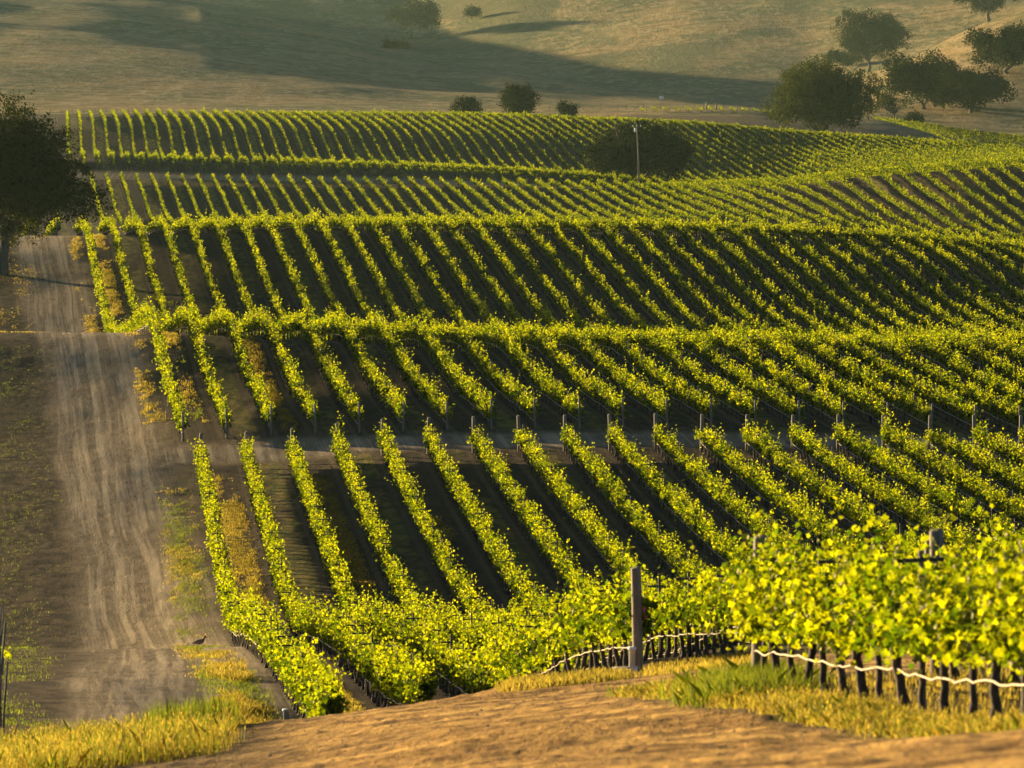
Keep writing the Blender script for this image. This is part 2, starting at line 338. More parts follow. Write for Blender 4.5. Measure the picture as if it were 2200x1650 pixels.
def ground_mat(name, hill=False):
    m, t, out = new_mat(name); n = N(t); g = n.geo(); pos = g.outputs['Position']
    sep = n.node('ShaderNodeSeparateXYZ'); t.links.new(pos, sep.inputs[0]); X, Y = sep.outputs[0], sep.outputs[1]
    b = n.node('ShaderNodeBsdfPrincipled'); b.inputs['Roughness'].default_value = .95
    b.inputs['Specular IOR Level'].default_value = .05
    if hill:
        v = n.vec(pos, (.02, .012, .02))
        n1 = n.noise(v, 1.0, 6, .6)
        n2 = n.noise(n.vec(pos, (.035, .10, .05)), 1.3, 6, .62)
        n3 = n.noise(n.vec(pos, (.22, .07, .15)), 1.0, 7, .75)
        c = n.mix(n.smooth(n1, .40, .60), (.15, .145, .065), (.32, .22, .10))
        c = n.mix(n.math('MULTIPLY', n.smooth(n2, .47, .62), .75), c, (.09, .10, .042))
        c = n.mix(n.math('MULTIPLY', n.smooth(n3, .46, .62), .75), c, (.45, .34, .18))
        c = n.mix(n.math('MULTIPLY', n.attr('brush'), .9), c, (.085, .10, .05))
        n4 = n.noise(n.vec(pos, (.7, .2, .5)), 1.0, 5, .7)
        h = n.math('ADD', n.math('MULTIPLY', n3, 1.0), n.math('MULTIPLY', n4, .5))
        bp = n.node('ShaderNodeBump'); bp.inputs['Strength'].default_value = 1.0; bp.inputs['Distance'].default_value = 2.2
        n.set(bp.inputs['Height'], h); t.links.new(bp.outputs[0], b.inputs['Normal'])
    else:
        # tilled soil, grassy middles, sprayed strip under the vines
        rw = n.attr('row'); rv = n.attr('vines')
        fr = n.math('FRACT', n.math('ADD', rw, .5))
        dl = n.math('ABSOLUTE', n.math('SUBTRACT', fr, .5))          # 0 at the vines, .5 mid alley
        par = n.math('FRACT', n.math('MULTIPLY', n.math('FLOOR', rw), .5))   # 0 or .5
        par = n.math('MULTIPLY', par, 2.0)
        nbig = n.noise(n.vec(pos, (.25, .06, .1)), 1.0, 4)
        nmed = n.noise(n.vec(pos, (1.6, .55, 1)), 1.0, 5, .65)
        nfine = n.noise(n.vec(pos, (9, 3.5, 6)), 1.0, 5, .7)
        nln = n.noise(n.comb(n.math('MULTIPLY', rw, 14.0), n.math('MULTIPLY', Y, .04)), 1.0, 3)
        soil = n.mix(n.smooth(nmed, .3, .7), (.036, .025, .014), (.072, .050, .028))
        soil = n.mix(n.math('MULTIPLY', n.smooth(nln, .5, .7), .5), soil, (.10, .07, .042))
        grassy = n.mix(n.smooth(nmed, .35, .65), (.06, .08, .014), (.21, .16, .04))
        gm = n.math('MULTIPLY', n.math('MULTIPLY', par, n.smooth(dl, .16, .30)), n.smooth(n.math('ADD', nbig, n.math('MULTIPLY', nmed, .5)), .55, .85))
        c = n.mix(gm, soil, grassy)
        strip = n.math('MULTIPLY', n.math('MULTIPLY', n.smooth(dl, .04, .10), n.math('SUBTRACT', 1.0, n.smooth(dl, .14, .22))), n.smooth(nfine, .35, .65))
        c = n.mix(n.math('MULTIPLY', strip, .55), c, (.22, .16, .09))
        # bare verge
        verge = n.mix(n.smooth(nmed, .3, .7), (.11, .075, .04), (.21, .15, .085))
        verge = n.mix(n.math('MULTIPLY', n.smooth(nbig, .5, .7), .55), verge, (.10, .095, .035))
        verge = n.mix(n.math('MULTIPLY', n.smooth(n.math('SUBTRACT', n.math('MULTIPLY', n.attr('road'), -1.0), n.math('MULTIPLY', nbig, 2.0)), .6, 3.0), .85), verge, n.mix(n.smooth(nmed, .4, .62), (.030, .022, .010), (.10, .068, .032)))
        c = n.mix(n.math('SUBTRACT', 1.0, rv), c, verge)
        # main dirt road with tyre lines
        rd = n.attr('road'); rk = n.attr('roadmask')
        wob = n.math('SUBTRACT', n.noise(n.vec(pos, (.05, .022, .05)), 1.0, 2), .5)
        rdw = n.math('ADD', rd, n.math('MULTIPLY', wob, 1.1))
        tl = n.noise(n.comb(n.math('MULTIPLY', rdw, 1.5), n.math('MULTIPLY', Y, .022)), 1.0, 5, .72)
        tl2 = n.noise(n.comb(n.math('MULTIPLY', rdw, 5.0), n.math('MULTIPLY', Y, .03)), 1.0, 3, .6)
        road = n.mix(n.smooth(nmed, .3, .7), (.15, .108, .062), (.25, .19, .115))
        road = n.mix(n.math('MULTIPLY', n.smooth(tl, .44, .66), .75), road, (.52, .40, .25))
        road = n.mix(n.math('MULTIPLY', n.smooth(tl2, .56, .70), n.math('MULTIPLY', n.smooth(nbig, .35, .6), .5)), road, (.50, .41, .27))
        road = n.mix(n.math('MULTIPLY', n.smooth(nfine, .55, .75), .35), road, (.11, .08, .05))
        wt = n.math('ADD', rd, n.math('MULTIPLY', n.math('SUBTRACT', n.noise(n.vec(pos, (.02, .016, .02)), 1.0, 1), .5), 3.0))
        brk = n.smooth(n.noise(n.vec(pos, (.9, .05, .5)), 1.0, 3), .38, .55)
        for off, wd, amt in ((.85, .13, .75), (.42, .07, .5), (1.45, .10, .55), (1.72, .06, .4)):
            ln_ = n.math('SUBTRACT', 1.0, n.smooth(n.math('ABSOLUTE', n.math('SUBTRACT', n.math('ABSOLUTE', n.math('ADD', wt, off * .4 - .3)), off)), wd * .5, wd * 1.6))
            road = n.mix(n.math('MULTIPLY', n.math('MULTIPLY', ln_, brk), amt), road, (.50, .39, .24))
        c = n.mix(rk, c, road)
        # foreground lane
        fk = n.attr('lane')
        lwob = n.math('MULTIPLY', n.math('SUBTRACT', n.noise(n.vec(pos, (.28, .11, .2)), 1.0, 2), .5), 3.2)
        lu = n.math('ADD', n.math('ADD', n.math('MULTIPLY', X, .50), n.math('MULTIPLY', Y, .86)), lwob)
        fl = n.noise(n.comb(n.math('MULTIPLY', lu, .8), n.math('MULTIPLY', X, .10)), 1.0, 5, .65)
        lpatch = n.noise(n.vec(pos, (1.3, .45, 1)), 1.0, 7, .72)
        lane = n.mix(n.smooth(lpatch, .38, .62), (.15, .080, .024), (.40, .225, .065))
        lane = n.mix(n.math('MULTIPLY', n.smooth(fl, .44, .62), .8), lane, (.66, .40, .11))
        lane = n.mix(n.math('MULTIPLY', n.smooth(nfine, .52, .70), .55), lane, (.12, .07, .03))
        lane = n.mix(n.math('MULTIPLY', n.smooth(n.noise(n.vec(pos, (4, 1.2, 2)), 1.0, 5, .7), .56, .66), .8), lane, (.08, .048, .02))
        c = n.mix(fk, c, lane)
        c = n.mix(n.attr('edge'), c, n.mix(n.smooth(nmed, .35, .65), (.05, .033, .015), (.15, .10, .04)))  # darker soil: paints the shade at left foreground, also covers the near rows' ground
        h = n.math('ADD', n.math('MULTIPLY', nmed, .6), n.math('MULTIPLY', nfine, .5))
        h = n.math('ADD', h, n.math('MULTIPLY', n.math('MULTIPLY', tl, rk), .35))
        h = n.math('ADD', h, n.math('MULTIPLY', n.math('MULTIPLY', lpatch, fk), .9))
        bp = n.node('ShaderNodeBump'); bp.inputs['Strength'].default_value = .8; bp.inputs['Distance'].default_value = .09
        n.set(bp.inputs['Height'], h); t.links.new(bp.outputs[0], b.inputs['Normal'])
    n.set(b.inputs['Base Color'], c)
    t.links.new(b.outputs[0], out.inputs[0])
    return m
M_ground = ground_mat('vineyard_ground'); M_hill = ground_mat('hill_grass', True)

# ------------------------------------------------------------------ row systems
S = 2.4
BLK = {  # vanishing x, first index
 'G': (230.0, 3.5), 'A': (230.0, 2.05), 'B': (-108.0, 5.3), 'F': (127.0, 3.7), 'L': (-78.0, 0.0)}
def kof(b): return (BLK[b][0] - CX) / F
def rowx(b, r, Y): return kof(b) * Y + r * S
road_px = [(20, 900), (60, 700), (100, 560), (128, 430), (150, 402), (176, 385), (200, 372), (225, 340), (262, 290), (300, 245), (335, 215), (358, 190), (450, 140), (500, 112), (530, 96), (560, 90), (700, 60), (900, 60)]
RY = np.array([a for a, b in road_px], float); RX = (np.array([b for a, b in road_px]) - CX) * RY / F
def sstep(v, a, b):
    t = np.clip((v - a) / (b - a), 0, 1); return t*t*(3-2*t)

# ------------------------------------------------------------------ terrain mesh
def terrain():
    ys = np.exp(np.concatenate([np.linspace(math.log(3.2), math.log(28), 60, endpoint=False), np.linspace(math.log(28), math.log(110), 520, endpoint=False), np.linspace(math.log(110), math.log(600), 700, endpoint=False), np.linspace(math.log(600), math.log(1300), 300, endpoint=False), np.linspace(math.log(1300), math.log(4900), 330)]))
    ns = 760
    s = np.linspace(-1, 1, ns); s = s * .55 + s**3 * .45
    half = 14 + .15 * ys
    Xg = s[None, :] * half[:, None] ; Yg = np.repeat(ys[:, None], ns, 1)
    Zg = ground(Xg, Yg)
    V = np.stack([Xg, Yg, Zg], -1).reshape(-1, 3)
    X = Xg.ravel(); Y = Yg.ravel()
    rA = (X - kof('A') * Y) / S - BLK['A'][1]
    rB = (X - kof('B') * Y) / S - BLK['B'][1]
    rF = (X - kof('F') * Y) / S - BLK['F'][1]
    row = np.where(Y < 304.5, rA, np.where(Y < 906, rB, rF))
    px = CX + F * X / Y
    nearA = np.interp(rA, [0, 1, 2, 3, 4, 5, 6, 9, 20], [125, 131, 103, 105, 117, 115, 127, 140, 170])
    vin = np.where(Y < 304.5, sstep(rA, -.35, -.05) * sstep(Y, nearA - 1.5, nearA + 1.5),
                   np.where(Y < 700, sstep(rB, -.35, -.05), np.where(Y < 906, 1.0, 1.0)))
    vin = vin * (1 - sstep(Y, 299.8, 301.2) * (1 - sstep(Y, 308, 309.4)))
    vin = vin * (1 - sstep(Y, 1215, 1235))
    tr = np.where(px < 1500, 1.0, 0.0)
    vin = vin * (1 - tr * sstep(Y, 899, 901) * (1 - sstep(Y, 911, 914)))
    rdx = X - np.interp(Y, RY, RX)
    hw = 3.0 + vnoise(Y / 9, X * 0 + 3, 8) * .7
    rk = (1 - sstep(np.abs(rdx), hw - .7, hw + .5)) * (1 - sstep(Y, 545, 556)) * sstep(Y, 100, 112)
    cross = sstep(Y, 300.6, 302.2) * (1 - sstep(Y, 306.5, 308.3)) * sstep(rdx, -1, 1)
    fan = sstep(Y, 280, 296) * (1 - sstep(Y, 300, 304)) * sstep(rdx, 0, 2) * (1 - sstep(rA, -1.6, -.4)) * .9
    up = tr * sstep(Y, 900.5, 902) * (1 - sstep(Y, 909, 911)) * .7
    rk = np.maximum(np.maximum(rk, cross * .9), np.maximum(fan, up))
    rd = np.where(cross > rk * .95, (Y - 304) * 1.0, rdx)
    rd = rdx
    rG = (X - kof('G') * Y) / S - BLK['G'][1]
    gk = sstep(rG, -.75, -.45) * (1 - sstep(Y, 76, 80))
    lane = (1 - gk) * (1 - sstep(Y, nearA - 2.5, nearA + .5)) * (1 - sstep(Y, 108, 118)) * (1 - (1 - sstep(px, 380, 620)) * sstep(Y, 76, 84))
    edge = np.clip(gk * .85 + (1 - sstep(px + 90 * vnoise(X/.8, Y/2.2, 31), 480, 760)) * (1 - sstep(Y, 96, 112)) * .8, 0, .9)  # ground under the near rows, plus the painted shade at left foreground
    me_g = np.arange(len(ys) - 1)[:, None] * ns + np.arange(ns - 1)[None, :]
    q = np.stack([me_g, me_g + 1, me_g + ns + 1, me_g + ns], -1)
    fy = np.repeat(ys[:-1, None], ns - 1, 1)
    rkg = rk.reshape(len(ys), ns)[:-1, :-1]; crg = cross.reshape(len(ys), ns)[:-1, :-1]; upg = (up > .3).reshape(len(ys), ns)[:-1, :-1]
    lng = (lane.reshape(len(ys), ns)[:-1, :-1] > .5) & (fy < 112)
    hillf = fy > 1330
    crossf = (crg > .45) & ~hillf
    upf = upg & ~hillf & ~crossf
    roadf = (rkg > .5) & ~hillf & ~crossf & ~upf
    lanef = lng & ~hillf & ~roadf & ~crossf
    rest = ~(hillf | crossf | roadf | lanef | upf)
    brush = sstep(vnoise(X/60, Y/140, 11) + vnoise(X/20, Y/50, 12) * .5, .12, .35) * sstep(Y, 2050, 2300) * .8
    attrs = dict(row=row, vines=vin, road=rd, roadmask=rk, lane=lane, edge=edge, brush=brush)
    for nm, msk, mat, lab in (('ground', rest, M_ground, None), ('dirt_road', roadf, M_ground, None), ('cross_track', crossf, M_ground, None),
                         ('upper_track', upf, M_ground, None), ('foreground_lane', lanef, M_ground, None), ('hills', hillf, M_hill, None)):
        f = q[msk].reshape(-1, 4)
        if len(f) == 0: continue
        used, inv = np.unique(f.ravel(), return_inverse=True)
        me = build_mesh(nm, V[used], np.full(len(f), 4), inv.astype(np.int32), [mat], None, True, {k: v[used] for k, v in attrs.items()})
        o = bpy.data.objects.new(nm, me); col.objects.link(o); o['kind'] = 'structure'
terrain()

# ------------------------------------------------------------------ vines
def ordinal(n):
    ones = ['', 'first', 'second', 'third', 'fourth', 'fifth', 'sixth', 'seventh', 'eighth', 'ninth', 'tenth', 'eleventh', 'twelfth', 'thirteenth',
            'fourteenth', 'fifteenth', 'sixteenth', 'seventeenth', 'eighteenth', 'nineteenth']
    tens = {2: 'twenty', 3: 'thirty', 4: 'forty', 5: 'fifty', 6: 'sixty', 7: 'seventy', 8: 'eighty', 9: 'ninety'}
    tth = {2: 'twentieth', 3: 'thirtieth', 4: 'fortieth', 5: 'fiftieth', 6: 'sixtieth', 7: 'seventieth', 8: 'eightieth', 9: 'ninetieth'}
    if n < 20: return ones[n]
    if n < 100:
        return tth[n // 10] if n % 10 == 0 else tens[n // 10] + '-' + ones[n % 10]
    return 'hundred-and-' + (ordinal(n - 100) or '')
VS = 1.6
def canopy(mb, rng, blk, r, vy, nleaf, size, h0=.74, spread=.42, shape=None, topf=.75, mi=0, vig=1.0, core=.45, mi_core=1):
    """shoots rising from the cordon, leaves along the shoots"""
    nv = len(vy)
    if nv == 0: return
    nsh = max(4, nleaf // 14); per = max(1, nleaf // nsh)
    vigor = np.clip(rng.normal(1, .22, nv), .5, 1.45) * vig
    vigor *= 1 + .18 * vnoise(vy / 7.0, vy * 0 + r * 3.1, 21) * 2
    wk = rng.random(nv) < .035; vigor = np.where(wk, vigor * .5, vigor)
    base = np.repeat(vy, nsh) + rng.normal(0, .36, nv * nsh) * VS * .55
    vg = np.repeat(vigor, nsh)
    lx = rng.normal(0, .36, nv * nsh); ly = rng.normal(0, .30, nv * nsh)
    ln = (.38 + .62 * rng.random(nv * nsh)) * vg * topf / .75
    ln = ln * np.where(rng.random(nv * nsh) < .14, 1.38, 1.0)
    droop = rng.random(nv * nsh) < .26
    t = (np.arange(per) + rng.random((nv * nsh, per))) / per
    tt = t
    ox = spread * (rng.normal(0, .35, nv * nsh)[:, None] + lx[:, None] * tt * 2.2) + rng.normal(0, .055, tt.shape)
    oy = ly[:, None] * tt * .8 + rng.normal(0, .06, tt.shape)
    up = ln[:, None] * np.where(droop[:, None], .5 * np.sin(tt * 2.4) - .55 * tt, tt)
    oz = h0 + up + rng.normal(0, .06, tt.shape)
    Yp_ = base[:, None] + oy
    Xp_ = rowx(blk, r, Yp_) + ox
    Xf = Xp_.ravel(); Yf = Yp_.ravel()
    Zf = ground(rowx(blk, r, Yf), Yf) + oz.ravel()
    n = len(Xf); C = np.stack([Xf, Yf, Zf], 1)
    nrm = rng.normal(0, 1, (n, 3)); nrm[:, 2] += .6; nrm /= np.linalg.norm(nrm, axis=1, keepdims=True)
    a = np.cross(nrm, rng.normal(0, 1, (n, 3))); a /= np.linalg.norm(a, axis=1, keepdims=True) + 1e-9
    b = np.cross(nrm, a)
    tf = tt.ravel()
    sz = size * (1.15 - .40 * tf) * rng.uniform(.75, 1.2, n)
    mb.leaves(C, a * sz[:, None] * .5, b * sz[:, None] * .5, mi, shape)
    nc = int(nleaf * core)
    if nc:                                            # dense older leaves round the cordon, coloured dark to paint the canopy's inner shade
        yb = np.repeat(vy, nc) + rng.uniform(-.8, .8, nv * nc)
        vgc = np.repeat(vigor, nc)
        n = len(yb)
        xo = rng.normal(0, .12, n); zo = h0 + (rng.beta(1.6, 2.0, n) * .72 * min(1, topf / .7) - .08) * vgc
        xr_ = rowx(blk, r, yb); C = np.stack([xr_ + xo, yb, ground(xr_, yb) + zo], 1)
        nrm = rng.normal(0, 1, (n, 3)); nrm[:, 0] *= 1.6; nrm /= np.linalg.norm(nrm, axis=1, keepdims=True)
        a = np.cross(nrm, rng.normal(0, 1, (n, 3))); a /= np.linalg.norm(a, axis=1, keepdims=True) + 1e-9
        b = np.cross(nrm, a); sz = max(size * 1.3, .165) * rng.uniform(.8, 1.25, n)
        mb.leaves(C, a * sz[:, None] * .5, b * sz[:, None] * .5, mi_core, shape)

def trunk_mesh(seed, k=6):
    rng = np.random.default_rng(seed); mb = MB()
    z = np.linspace(-.08, .76, 7)
    w = np.cumsum(rng.normal(0, .022, (7, 2)), 0); w -= w[0]
    pts = np.c_[w, z]; rad = np.array([.085, .058, .046, .042, .042, .046, .055]) * rng.uniform(.9, 1.2)
    mb.tube(pts, rad, k)
    top = pts[-1]
    for sgn in (-1, 1):
        yy = np.linspace(0, .78, 5)
        arm = np.c_[top[0] + rng.normal(0, .015, 5), top[1] + sgn * yy, top[2] - .04 + .07 * np.sin(yy * 2.5) + rng.normal(0, .012, 5)]
        mb.tube(arm, np.linspace(.034, .02, 5), 5)
    return mb.mesh('trunk', [M_bark], True)
TR = [trunk_mesh(s) for s in range(5)]
def post_mesh(name, h, r, k=8, mat=None):
    mb = MB(); mb.tube([(0, 0, -.3), (0, 0, h * .3), (.004, 0, h * .7), (.0, .004, h - .02), (0, 0, h)], [r * 1.06, r * 1.03, r, r * .98, r * .86], k)
    return mb.mesh(name, [mat or M_post], True)
ENDP = post_mesh('end_post', 1.92, .095, 12)
ENDB = post_mesh('end_post', 1.66, .06, 8)
LINEP = post_mesh('line_post', 1.76, .03, 6, M_steel)
LINEG = post_mesh('line_post', 1.70, .03, 6, M_post)
def arm_mesh(h=1.60, w=.52):
    mb = MB(); mb.box((0, -.045, h), (w, .035, .045)); return mb.mesh('crossarm', [M_steel])
ARM = arm_mesh()
def hose(mb, rng, blk, r, y0, y1, h=.46, rad=.011, step=.4, side=-.06):
    ys = np.arange(y0, y1, step)
    if len(ys) < 2: return
    x = rowx(blk, r, ys) + side + rng.normal(0, .012, len(ys)); z = ground(rowx(blk, r, ys), ys) + h + rng.normal(0, .008, len(ys)) + .014 * np.sin(ys * .9 + r * 3) + .008 * np.sin(ys * 3.9)
    mb.tube(np.c_[x, ys, z], rad, 4, 0)

def vy_range(blk, r, y0, y1, lo=-130, hi=2330, step=VS):
    y = np.arange(y0 + .8, y1, step)
    px = CX + F * rowx(blk, r, y) / y
    return y[(px > lo) & (px < hi)]

def row_thing(blk, r, label, group):
    pass

def detailed_row(blk, r, y0, y1, nleafs, sizes, label, group, near_post=True, far_post=True, endm=None, trunk_lim=1e9, linem=None, shapes=None, seed=0, arms=True, hose_h=.46, hose_r=.011, spread=.21, lo=-130, hi=2330):
    rng = np.random.default_rng(seed)
    vy = vy_range(blk, r, y0, y1, lo, hi)
    if len(vy) < 2: return None
    base = Vector((float(rowx(blk, r, vy[0])), float(vy[0]), float(ground(rowx(blk, r, vy[0]), vy[0]))))
    e = empty('vine_row', base, label, 'vine row', group)
    mb = MB()
    for (ya, yb, nl, sz, shp, vig) in nleafs:
        canopy(mb, rng, blk, r, vy[(vy >= ya) & (vy < yb)], nl, sz, shape=shp, vig=vig, spread=spread)
    if mb.n:
        inst('canopy', mb.mesh('canopy', [M_leaf, M_leaf_old_shade], False, base), e, (0, 0, 0))
    rz = math.atan2(-kof(blk), 1.0)
    for y in vy[vy < trunk_lim][:100]:
        x = rowx(blk, r, y); z = ground(x, y)
        s = rng.uniform(.85, 1.15)
        inst('trunk', TR[rng.integers(len(TR))], e, Vector((x, y, z)) - base, rz + (math.pi if rng.random() < .5 else 0), (s, 1, rng.uniform(.95, 1.05)))
    rest = vy[vy < trunk_lim][100:]
    far = np.concatenate([rest, vy[vy >= trunk_lim]])
    if len(far):
        m2 = MB()
        for y in far:
            x = rowx(blk, r, y); z = ground(x, y); w = rng.normal(0, .03, 2)
            m2.tube([(x, y, z - .05), (x + w[0], y, z + .45), (x + w[1], y, z + .9)], [.05, .038, .04], 4)
        o = inst('trunk', m2.mesh('trunk', [M_bark], True, base), e, (0, 0, 0)); o['kind'] = 'stuff'; o['label'] = 'dark trunks of the farther vines of the row'
    m3 = MB(); hose(m3, rng, blk, r, float(vy[0]) - .6, float(vy[-1]) + .6, hose_h, hose_r)
    if m3.n: inst('drip_hose', m3.mesh('drip_hose', [M_hose], True, base), e, (0, 0, 0))
    if endm is not None:
        for fl, y in ((near_post, y0), (far_post, y1)):
            if fl:
                px = CX + F * rowx(blk, r, y) / y
                if lo < px < hi:
                    x = rowx(blk, r, y); o = inst('end_post', endm, e, Vector((x, y, float(ground(x, y)))) - base, 0)
                    o.rotation_euler = (R(rng.uniform(-1.5, 1.5)), R(rng.uniform(-2, 2)), 0)
    if linem is not None:
        k0 = int(math.ceil((vy[0] - y0) / 6.4)); y = y0 + 6.4 * max(1, k0) - (.8)
        k = 0
        while y < min(vy[-1], trunk_lim if not arms else 1e9):
            x = rowx(blk, r, y)
            o = inst('line_post', linem, e, Vector((x, y, float(ground(x, y)))) - base, rz); o.rotation_euler = (R(rng.uniform(-1, 1)), R(rng.uniform(-1.5, 1.5)), rz)
            if arms:
                c = inst('crossarm', ARM, o, (0, 0, rng.uniform(-.04, .04)), 0); c.rotation_euler = (0, R(rng.uniform(-3, 3)), 0)
            y += 6.4; k += 1
            if k > 95: break
    return e

# nearest block on the right
for n in range(4):
    lab = ['big blurred vine row with thick white hose nearest the camera at right', 'second blurred vine row behind the nearest one at right edge',
           'third blurred vine row at far right edge of the near corner', 'fourth blurred vine row, only its top showing at right edge'][n]
    detailed_row('G', 3.5 + n, 40 - 2 * n, 73.2 + n * .6, [(0, 90, 1050, .108, LEAF8, .88)], None, lab, 'vine rows at the near right corner', endm=ENDP, linem=LINEG, seed=900 + n, far_post=True, near_post=False,
                 hose_h=.44 if n else .42, hose_r=.0125, spread=.38, hi=2500)
# near block
nearA = [125, 131, 103.9, 106, 119, 117, 129, 131, 134, 137, 140, 143, 146, 149, 152, 155, 158, 161, 164, 167, 170, 173, 176]
for n in range(23):
    lab = 'vine row in the block before the cross track, %s from the dirt road' % (ordinal(n + 1) if n else 'nearest')
    if n == 0: lab = 'vine row bordering the dirt road in the block before the cross track'
    if n == 2: lab = 'vine row ending at the thick wooden post with the pink ribbon'
    e = detailed_row('A', 2.05 + n, nearA[n], 299.2, [(0, 150, 640, .115, LEAF8, .95), (150, 205, 480, .125, None, .95), (205, 400, 400, .135, None, .92)], None, lab, 'vine rows before the cross track',
                 endm=ENDP, near_post=n > 1, linem=LINEP, seed=100 + n, hose_r=.012)
    if n == 2:
        row_ribbon = e
# middle block: from the cross track over two crests
for n in range(-3, 42):
    y0, y1 = (309.6, 565) if n >= 0 else (546, 600)
    if n >= 0:
        lab = 'vine row in the big middle block beyond the cross track, %s from the dirt road' % ordinal(n + 1)
        if n == 0: lab = 'vine row bordering the dirt road beyond the cross track'
    else:
        lab = ['', 'short vine row end past the road crest, just left of the road side row', 'short vine row end past the road crest under the oak', 'short vine row end past the road crest behind the oak trunk'][-n]
    detailed_row('B', 5.3 + n, y0, y1, [(0, 375, 340, .15, None, .98), (375, 900, 230, .18, None, .92)], None, lab, 'vine rows beyond the cross track', endm=ENDB, seed=300 + n, trunk_lim=352,
                 linem=LINEP if n >= 0 else None, arms=False, hose_r=.012, far_post=False)
# far blocks: each row one mesh
def far_row(blk, r, segs, label, group, seed):
    rng = np.random.default_rng(seed); mb = MB(); loc = None
    for (y0, y1, nl, sz, wood) in segs:
        vy = vy_range(blk, r, y0, y1, -90, 2290)
        if len(vy) < 2: continue
        if loc is None:
            x = float(rowx(blk, r, vy[0])); loc = (x, float(vy[0]), float(ground(x, vy[0])))
        canopy(mb, rng, blk, r, vy, nl, sz, mi=0, h0=.70, topf=.50, spread=.13, mi_core=2, core=.35)
        if wood:
            for y in vy[::1 if wood == 1 else 3]:
                x = rowx(blk, r, y); z = ground(x, y)
                mb.tube([(x, y, z - .05), (x + rng.normal(0, .03), y, z + .9)], [.05, .04], 3, 1, False)
    if mb.n:
        o = mb.build('vine_row', [M_leaf_far, M_bark, M_leaf_old_shade], None, False, loc); tag(o, label, 'vine row', group)
def interp_slice(k, px): return np.interp(px, [p[0] for p in SL[k]], [p[1] for p in SL[k]])
iDbot = next(i for i, s in enumerate(SL) if abs(s[0][1] - 836) < 1); iDtop = iDbot + 2
for m in range(-1, 66):
    r = 5.3 + 5 + m
    Yt = 880.0
    for _ in range(6):
        Yt = float(interp_slice(iDtop, CX + F * rowx('B', r, Yt) / Yt))
    Yb = Yt - 70
    for _ in range(6):
        Yb = float(interp_slice(iDbot, CX + F * rowx('B', r, Yb) / Yb))
    lab = 'hazy vine row on the slope below the upper track, %s from the left' % ordinal(m + 2)
    y1 = Yt if CX + F * rowx('B', r, Yt) / Yt < 1450 else Yt + 25
    far_row('B', r, [(Yb - 22, y1, 130, .20, 2)], lab, 'vine rows on the slope below the upper track', 500 + m)
for j in range(-3, 80):
    r = 3.7 + j
    px9 = CX + F * rowx('F', r, 915) / 915
    s0 = 914 if px9 < 1500 else 960
    far_row('F', r, [(s0, 962, 90, .24, 2), (990, 1214, 66, .26, 2)], 'distant vine row on the topmost hill of vines, %s from the left' % ordinal(j + 4), 'vine rows on the topmost vine hill', 700 + j)
# young vines behind the ridge
for j, px in enumerate(range(1372, 1700, 24)):
    rr = (px - BLK['F'][0]) / F * 1370 / S
    far_row('F', rr + j * .0, [(1352, 1367, 14, .26, 2)], 'faint green vine row on the bare rise behind the ridge, %s from the left' % ordinal(j + 1), 'faint vine rows behind the ridge', 820 + j)
for j in range(14):
    px = 1875 + j * 26
    rr = (px - BLK['F'][0]) / F * 1385 / S
    far_row('F', rr, [(1262, 1385 - j * 1.0, 22, .24, 2)], 'dim vine row right of the great round oak, %s from the left' % ordinal(j + 1), 'dim vine rows right of the great round oak', 850 + j)

